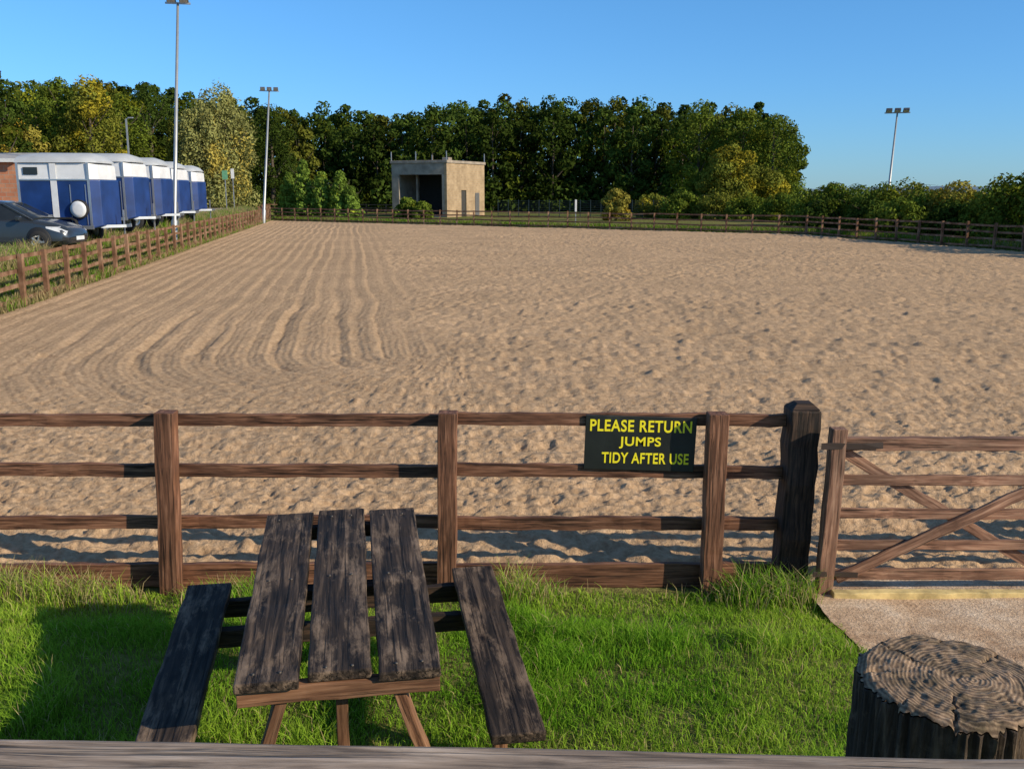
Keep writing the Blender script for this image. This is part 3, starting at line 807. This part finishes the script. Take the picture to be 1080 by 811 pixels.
# ------------------------------------------------------------------ utility building
def brick(name, c1, c2, mort, scale=1.0):
    m, nt, b = new_mat(name)
    t = N(nt, 'ShaderNodeTexCoord'); sp = N(nt, 'ShaderNodeSeparateXYZ'); nt.links.new(t.outputs['Object'], sp.inputs[0])
    ad = N(nt, 'ShaderNodeMath', operation='ADD'); nt.links.new(sp.outputs[0], ad.inputs[0]); nt.links.new(sp.outputs[1], ad.inputs[1])
    cb = N(nt, 'ShaderNodeCombineXYZ'); nt.links.new(ad.outputs[0], cb.inputs[0]); nt.links.new(sp.outputs[2], cb.inputs[1])
    br = N(nt, 'ShaderNodeTexBrick'); br.inputs['Scale'].default_value = scale; br.inputs['Color1'].default_value = (*c1, 1); br.inputs['Color2'].default_value = (*c2, 1); br.inputs['Mortar'].default_value = (*mort, 1)
    br.inputs['Brick Width'].default_value = .45; br.inputs['Row Height'].default_value = .22; br.inputs['Mortar Size'].default_value = .014
    nt.links.new(cb.outputs[0], br.inputs['Vector'])
    f = noise(nt, t.outputs['Object'], .9, 6, .65)
    c = mixc(nt, 1, br.outputs['Color'], ramp(nt, f, [(.3, (.7, .68, .65)), (.7, (1.15, 1.15, 1.15))]), 'MULTIPLY')
    nt.links.new(c, b.inputs['Base Color']); b.inputs['Roughness'].default_value = .9
    bump(nt, b, br.outputs['Fac'], -.4, .01); return m
M_BRICK = brick("buff_brick", (.36, .25, .14), (.45, .32, .19), (.38, .31, .23))
M_CONC = simple("weathered_concrete", (.33, .27, .21), .9, 0, .3, 1.2, .3)
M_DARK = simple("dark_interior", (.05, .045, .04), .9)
ub = empty("brick_utility_building", (-7.0, 104, 0))
Mb = Matrix.Translation((-7.0, 104, 0)) @ Matrix.Rotation(math.radians(-25), 4, 'Z')
def bbox(name, x0, x1, y0, y1, z0, z1, mat, bevel=0):
    bx = Boxes(); bx.add(((x0 + x1) / 2, (y0 + y1) / 2, (z0 + z1) / 2), ((x1 - x0) / 2, 0, 0), (0, (y1 - y0) / 2, 0), (0, 0, (z1 - z0) / 2))
    o = mesh_np(name, bx.V[0], bx.F[0], mat, parent=ub); fixn(o); o.matrix_basis = Mb
    if bevel: bev(o, bevel)
    return o
FW = 6.9; SD = 9.0; HB = 5.75
bbox("side_wall", -.3, 0, 0, 3.3, -.3, HB, M_BRICK); bbox("side_wall", -.3, 0, 4.5, SD, -.3, HB, M_BRICK); bbox("side_wall", -.3, 0, 3.3, 4.5, 2.9, HB, M_BRICK)
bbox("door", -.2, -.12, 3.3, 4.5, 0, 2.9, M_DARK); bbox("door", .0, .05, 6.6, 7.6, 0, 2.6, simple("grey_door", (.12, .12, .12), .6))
bbox("end_wall", -FW, -FW + .9, 0, .3, -.3, HB, M_CONC); bbox("far_wall", -FW, -FW + .3, .303, SD, -.3, HB, M_CONC)
bbox("lintel", -FW + .9, -.303, 0, .3, 4.55, HB, M_CONC); bbox("back_wall", -FW + .303, -.303, SD - .3, SD, -.3, HB, M_CONC)
bbox("pier", -.6, -.303, .003, .3, -.3, 4.547, M_CONC)
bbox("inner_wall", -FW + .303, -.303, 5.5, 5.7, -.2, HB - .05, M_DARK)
bbox("roof_slab", -FW - .12, .12, -.12, SD + .12, HB + .003, HB + .30, M_CONC, .03)
bbox("floor", -FW + .3, -.3, .0, SD - .3, -.1, .12, M_CONC)
bbox("inner_frame", -FW + 2.2, -FW + 2.4, 1.5, 1.7, 0, 4.5, M_CONC)
bbox("roof_vent", -2.2, -1.4, 3, 3.8, HB + .30, HB + .7, M_CONC, .03)
for (a, c) in ((-FW, 0), (0, 0), (0, SD), (-FW, SD), (-FW * .55, 0)): bbox("roof_rod", a - .04, a + .04, c - .04, c + .04, HB + .31, HB + 1.25, M_GALV)

# stable block far left
M_RED = brick("red_brick", (.46, .17, .09), (.54, .24, .13), (.38, .29, .22))
XR = PXW(27, 50)
sb = empty("brick_stable_block", (XR - 6, 54, 1.0))
def sbox(name, x0, x1, y0, y1, z0, z1, mat):
    bx = Boxes(); bx.add(((x0 + x1) / 2, (y0 + y1) / 2, (z0 + z1) / 2), ((x1 - x0) / 2, 0, 0), (0, (y1 - y0) / 2, 0), (0, 0, (z1 - z0) / 2)); return bx.make(name, mat, sb)
sbox("walls", XR - 14, XR, 50, 54, .6, 4.25, M_RED)
me = bpy.data.meshes.new("roof"); me.from_pydata([(XR - 14.4, 49.6, 4.3), (XR + .25, 49.6, 4.3), (XR + .25, 54.5, 4.3), (XR - 14.4, 54.5, 4.3), (XR - 14.4, 52, 4.7), (XR + .25, 52, 4.7)], [], [(0, 1, 5, 4), (2, 3, 4, 5), (0, 4, 3), (1, 2, 5), (0, 3, 2, 1)])
me.materials.append(simple("pale_sheet_roof", (.4, .38, .36), .7)); link(bpy.data.objects.new("roof", me), sb)
sbox("fascia", XR - 14.4, XR + .25, 49.52, 49.59, 4.15, 4.33, simple("white_fascia", (.7, .7, .68), .6))
for k in range(4): sbox("stable_door", XR - 3 - k * 3.3, XR - 1.8 - k * 3.3, 49.94, 49.99, 1.0, 3.1, M_DARK)

# ------------------------------------------------------------------ horse trailers
M_BLUE = simple("navy_blue_panel", (.012, .042, .17), .4, 0, .3, 1.5)
M_WHITE = simple("white_gel_coat", (.74, .75, .76), .4, 0, .10, 2)
M_ROOF = simple("pale_grey_roof", (.46, .48, .50), .5, 0, .10, 2)
M_ALU = simple("aluminium_trim", (.6, .61, .62), .35, .8, .08)
M_TYRE = simple("tyre_rubber", (.018, .018, .019), .85)
M_WIN = simple("dark_glass", (.02, .025, .03), .08)
def cross_loft(name, stations, mat, M, parent, smooth=True, bevel=0):
    V = []; F = []; k = len(stations[0][1])
    for x, pts in stations:
        for (y, z) in pts: V.append(M @ Vector((x, y, z)))
    for i in range(len(stations) - 1):
        for j in range(k): F.append((i * k + j, i * k + (j + 1) % k, (i + 1) * k + (j + 1) % k, (i + 1) * k + j))
    F.append(tuple(range(k))); F.append(tuple((len(stations) - 1) * k + j for j in reversed(range(k))))
    me = bpy.data.meshes.new(name); me.from_pydata([tuple(v) for v in V], [], F); me.materials.append(mat)
    o = bpy.data.objects.new(name, me); fixn(o)
    if smooth:
        for p in me.polygons: p.use_smooth = True
        try: me.set_sharp_from_angle(angle=math.radians(35))
        except Exception: pass
    if bevel: bev(o, bevel)
    return link(o, parent)
def rect(w, z0, z1): return [(-w, z0), (w, z0), (w, z1), (-w, z1)]
def wheel(M, r, wd, parent, rim=M_ALU):
    lathe("tyre", [(r * .6, -wd / 2), (r * .93, -wd / 2), (r, -wd * .35), (r, wd * .35), (r * .93, wd / 2), (r * .6, wd / 2)], M_TYRE, M, parent, 28)
    lathe("rim", [(0, wd * .2), (r * .2, wd * .3), (r * .3, wd * .15), (r * .55, wd * .3), (r * .62, wd * .5)], rim, M, parent, 20)
def trailer(xn, y, ang=0, spare=False):
    """nose end at +x (xn)"""
    z0 = float(gh(xn - 2, y)); e = empty("horse_trailer", (xn - 1.5, y, z0))
    M = Matrix.Translation((xn, y, z0)) @ Matrix.Rotation(ang, 4, 'Z') @ Matrix.Diagonal((.86, 1.1, 1.22, 1))
    BT = 1.78
    cross_loft("lower_body", [(-3.1, rect(.88, .45, BT)), (-.35, rect(.88, .45, BT)), (0, rect(.70, .52, BT))], M_BLUE, M, e, False, .04)
    up = lambda w: [(-w, BT + .004), (w, BT + .004), (w * .98, 2.22), (w * .93, 2.24), (-w * .93, 2.24), (-w * .98, 2.22)]
    cross_loft("upper_body", [(-3.1, up(.87)), (-.35, up(.87)), (-.08, [(-.7, BT + .004), (.7, BT + .004), (.66, 2.14), (.6, 2.18), (-.6, 2.18), (-.66, 2.14)])], M_WHITE, M, e, False, .02)
    rf = lambda w, h: [(w * math.cos(a), 2.243 + h * math.sin(a)) for a in np.linspace(0, math.pi, 12)]
    cross_loft("roof", [(-3.2, rf(.9, .24)), (-2.6, rf(.92, .29)), (-.6, rf(.92, .28)), (-.25, rf(.84, .2)), (-.1, rf(.7, .06))], M_ROOF, M, e)
    def tr(o):
        for v in o.data.vertices: v.co = M @ v.co
    bx = Boxes()
    for xx in (-3.11, -.36):
        for sy in (-1, 1): bx.add((xx, sy * .888, 1.36), (.045, 0, 0), (0, .012, 0), (0, 0, .88))
    for sy in (-1, 1):
        bx.add((-1.7, sy * .895, BT), (1.42, 0, 0), (0, .01, 0), (0, 0, .02)); bx.add((-1.7, sy * .895, .48), (1.42, 0, 0), (0, .012, 0), (0, 0, .05))
        bx.add((-1.1, sy * .892, 1.1), (.012, 0, 0), (0, .008, 0), (0, 0, .55)); bx.add((-.5, sy * .892, 1.1), (.012, 0, 0), (0, .008, 0), (0, 0, .55))
    tr(bx.make("trim", M_ALU, e))
    bx = Boxes()
    for sy in (-1, 1): bx.add((-1.72, sy * .889, 1.36), (.12, 0, 0), (0, .008, 0), (0, 0, .86))
    tr(bx.make("white_side_panel", M_WHITE, e))
    bx = Boxes()
    for sy in (-1, 1):
        bx.add((-2.6, sy * .885, 2.02), (.28, 0, 0), (0, .008, 0), (0, 0, .10))
    bx.add((-.17, 0, 1.98), (.06, 0, 0), (0, .4, 0), (0, 0, .09))
    tr(bx.make("window", M_WIN, e))
    for sy in (-1, 1):
        R = Matrix.Rotation(-sy * math.pi / 2, 4, 'X')
        for wx in (-1.95, -1.25): wheel(M @ Matrix.Translation((wx, sy * .93, .33)) @ R, .32, .18, e)
        cross_loft("mudguard", [(xx, [(sy * .90, zz), (sy * 1.07, zz), (sy * 1.07, zz + .04), (sy * .90, zz + .04)]) for xx, zz in ((-2.36, .45), (-2.28, .66), (-2.1, .72), (-1.1, .72), (-.92, .66), (-.84, .45))], M_TYRE, M, e, False)
    if spare:
        RS = M @ Matrix.Translation((-.78, -.905, .98)) @ Matrix.Rotation(math.pi / 2, 4, 'X') @ Matrix.Diagonal((1.15, .82, 1, 1))
        lathe("spare_wheel_tyre", [(.22, .10), (.28, .10), (.32, .06), (.32, 0)], M_TYRE, RS, e, 28)
        lathe("spare_wheel_cover", [(0, .112), (.15, .108), (.275, .102), (.28, .06)], M_WHITE, RS, e, 28)
    bx = Boxes(); bx.beam((-.2, .55, .5), (.55, 0, .5), .07, .08); bx.beam((-.2, -.55, .5), (.55, 0, .5), .07, .08); bx.beam((.5, 0, .5), (.75, 0, .52), .07, .09); bx.beam((.4, .12, .1), (.4, .12, .95), .05, .05); bx.add((-3.16, 0, 1.15), (.03, 0, 0), (0, .82, 0), (0, 0, .62))
    tr(bx.make("drawbar_and_ramp", M_ALU, e))
    bx = Boxes()
    for sy in (-1, 1): bx.add((-3.12, sy * .8, .62), (.02, 0, 0), (0, .06, 0), (0, 0, .05))
    tr(bx.make("tail_light", simple("red_lens", (.4, .02, .02), .3), e))
trailer(-13.95, 33.6, .0, True)
trailer(-14.6, 38.2, -.02)
trailer(-15.3, 43.0, .03)
trailer(-16.4, 48.5, 0)
trailer(-17.6, 55, .02)

# ------------------------------------------------------------------ parked car
M_CAR = simple("dark_grey_car_paint", (.045, .052, .06), .25, .4, .06, 1)
M_CAR.node_tree.nodes["Principled BSDF"].inputs['Coat Weight'].default_value = .6
M_TRIM = simple("black_plastic_trim", (.015, .015, .016), .6)
M_HL = simple("headlight_glass", (.55, .57, .6), .1)
def car(xf, y, z0):
    e = empty("parked_car", (xf - 2.1, y, z0))
    M = Matrix.Translation((xf, y, z0)) @ Matrix.Diagonal((1.02, 1.02, 1.07, 1))
    def sec(hw, zb, zt, crown_=.04):
        s = .80 * hw
        return [(-s, zb), (s, zb), (hw, zb + .12), (hw, zb + (zt - zb) * .55), (hw * .97, zt - .08), (hw * .88, zt - .01), (hw * .5, zt + crown_ * .8), (0, zt + crown_), (-hw * .5, zt + crown_ * .8), (-hw * .88, zt - .01), (-hw * .97, zt - .08), (-hw, zb + (zt - zb) * .55), (-hw, zb + .12)]
    st = [(-4.22, .70, .38, .80), (-4.18, .82, .26, .92), (-4.0, .87, .22, .98), (-3.4, .895, .2, 1.0), (-2.6, .9, .19, .98), (-1.6, .9, .19, .96), (-1.15, .895, .2, .93), (-.8, .885, .2, .88), (-.45, .86, .21, .80), (-.2, .80, .22, .70), (-.06, .70, .25, .60), (0, .58, .32, .52)]
    cross_loft("body", [(x, sec(a, b_, c_)) for x, a, b_, c_ in st], M_CAR, M, e)
    def gs(hb, ht, zb, zt): return [(-hb, zb), (hb, zb), (ht, zt), (ht * .85, zt + .05), (0, zt + .07), (-ht * .85, zt + .05), (-ht, zt)]
    cross_loft("cabin_glass", [(-4.02, gs(.74, .70, .9, .94)), (-3.72, gs(.80, .62, .93, 1.28)), (-3.3, gs(.815, .62, .93, 1.375)), (-2.4, gs(.82, .63, .93, 1.40)), (-1.95, gs(.82, .62, .93, 1.34)), (-1.05, gs(.78, .72, .90, .93))], M_WIN, M, e)
    cross_loft("roof", [(-3.95, [(-.6, 1.27), (.6, 1.27), (.58, 1.32), (-.58, 1.32)]), (-3.6, [(-.63, 1.35), (.63, 1.35), (.5, 1.42), (-.5, 1.42)]), (-2.9, [(-.64, 1.40), (.64, 1.40), (.5, 1.475), (-.5, 1.475)]), (-2.3, [(-.64, 1.40), (.64, 1.40), (.5, 1.475), (-.5, 1.475)]), (-1.95, [(-.62, 1.37), (.62, 1.37), (.5, 1.42), (-.5, 1.42)])], M_CAR, M, e)
    def tr(o):
        for v in o.data.vertices: v.co = M @ v.co
    bx = Boxes()
    for sy in (-1, 1):
        bx.beam((-1.95, sy * .625, 1.37), (-1.05, sy * .765, .92), .05, .05)
        bx.beam((-2.72, sy * .64, 1.39), (-2.68, sy * .825, .93), .06, .04)
        bx.beam((-3.72, sy * .63, 1.32), (-3.95, sy * .76, .94), .07, .16)
    tr(bx.make("pillars", M_CAR, e))
    for sy in (-1, 1):
        R = Matrix.Rotation(-sy * math.pi / 2, 4, 'X')
        for wx in (-.86, -3.42):
            lathe("wheel_arch", [(.0, .0), (.37, .0), (.385, .015), (.37, .03), (.0, .03)], M_TRIM, M @ Matrix.Translation((wx, sy * .875, .35)) @ R, e, 30)
            wheel(M @ Matrix.Translation((wx, sy * .85, .315)) @ R, .315, .2, e)
            bx = Boxes()
            for q in range(5):
                a = q * 2 * math.pi / 5
                bx.beam((wx, sy * .948, .315), (wx + .2 * math.cos(a), sy * .952, .315 + .2 * math.sin(a)), .02, .05)
            tr(bx.make("spokes", M_ALU, e))
        cross_loft("headlight", [(-.62, [(sy * .80, .70), (sy * .872, .70), (sy * .868, .75), (sy * .80, .75)]), (-.3, [(sy * .60, .60), (sy * .838, .60), (sy * .80, .73), (sy * .6, .75)]), (-.08, [(sy * .45, .53), (sy * .70, .53), (sy * .66, .61), (sy * .45, .61)])], M_HL, M, e)
        bx = Boxes(); bx.add((-1.35, sy * .99, .98), (.07, 0, 0), (0, .10, 0), (0, 0, .065)); tr(bx.make("wing_mirror", M_CAR, e, .03))
        bx = Boxes(); bx.add((-2.15, sy * .905, .80), (.1, 0, 0), (0, .012, 0), (0, 0, .018)); bx.add((-2.3, sy * .901, .27), (1.15, 0, 0), (0, .012, 0), (0, 0, .05))
        tr(bx.make("side_trim", M_TRIM, e))
    bx = Boxes(); bx.add((-.035, 0, .44), (.03, 0, 0), (0, .42, 0), (0, 0, .07)); tr(bx.make("grille", M_TRIM, e, .01))
    bx = Boxes(); bx.add((.005, 0, .40), (.01, 0, 0), (0, .26, 0), (0, 0, .055)); tr(bx.make("number_plate", M_WHITE, e))
car(-13.65, 30.3, float(gh(-15.5, 30.3)))
print("faces", sum(len(o.data.polygons) for o in scene.objects if o.type == 'MESH'))
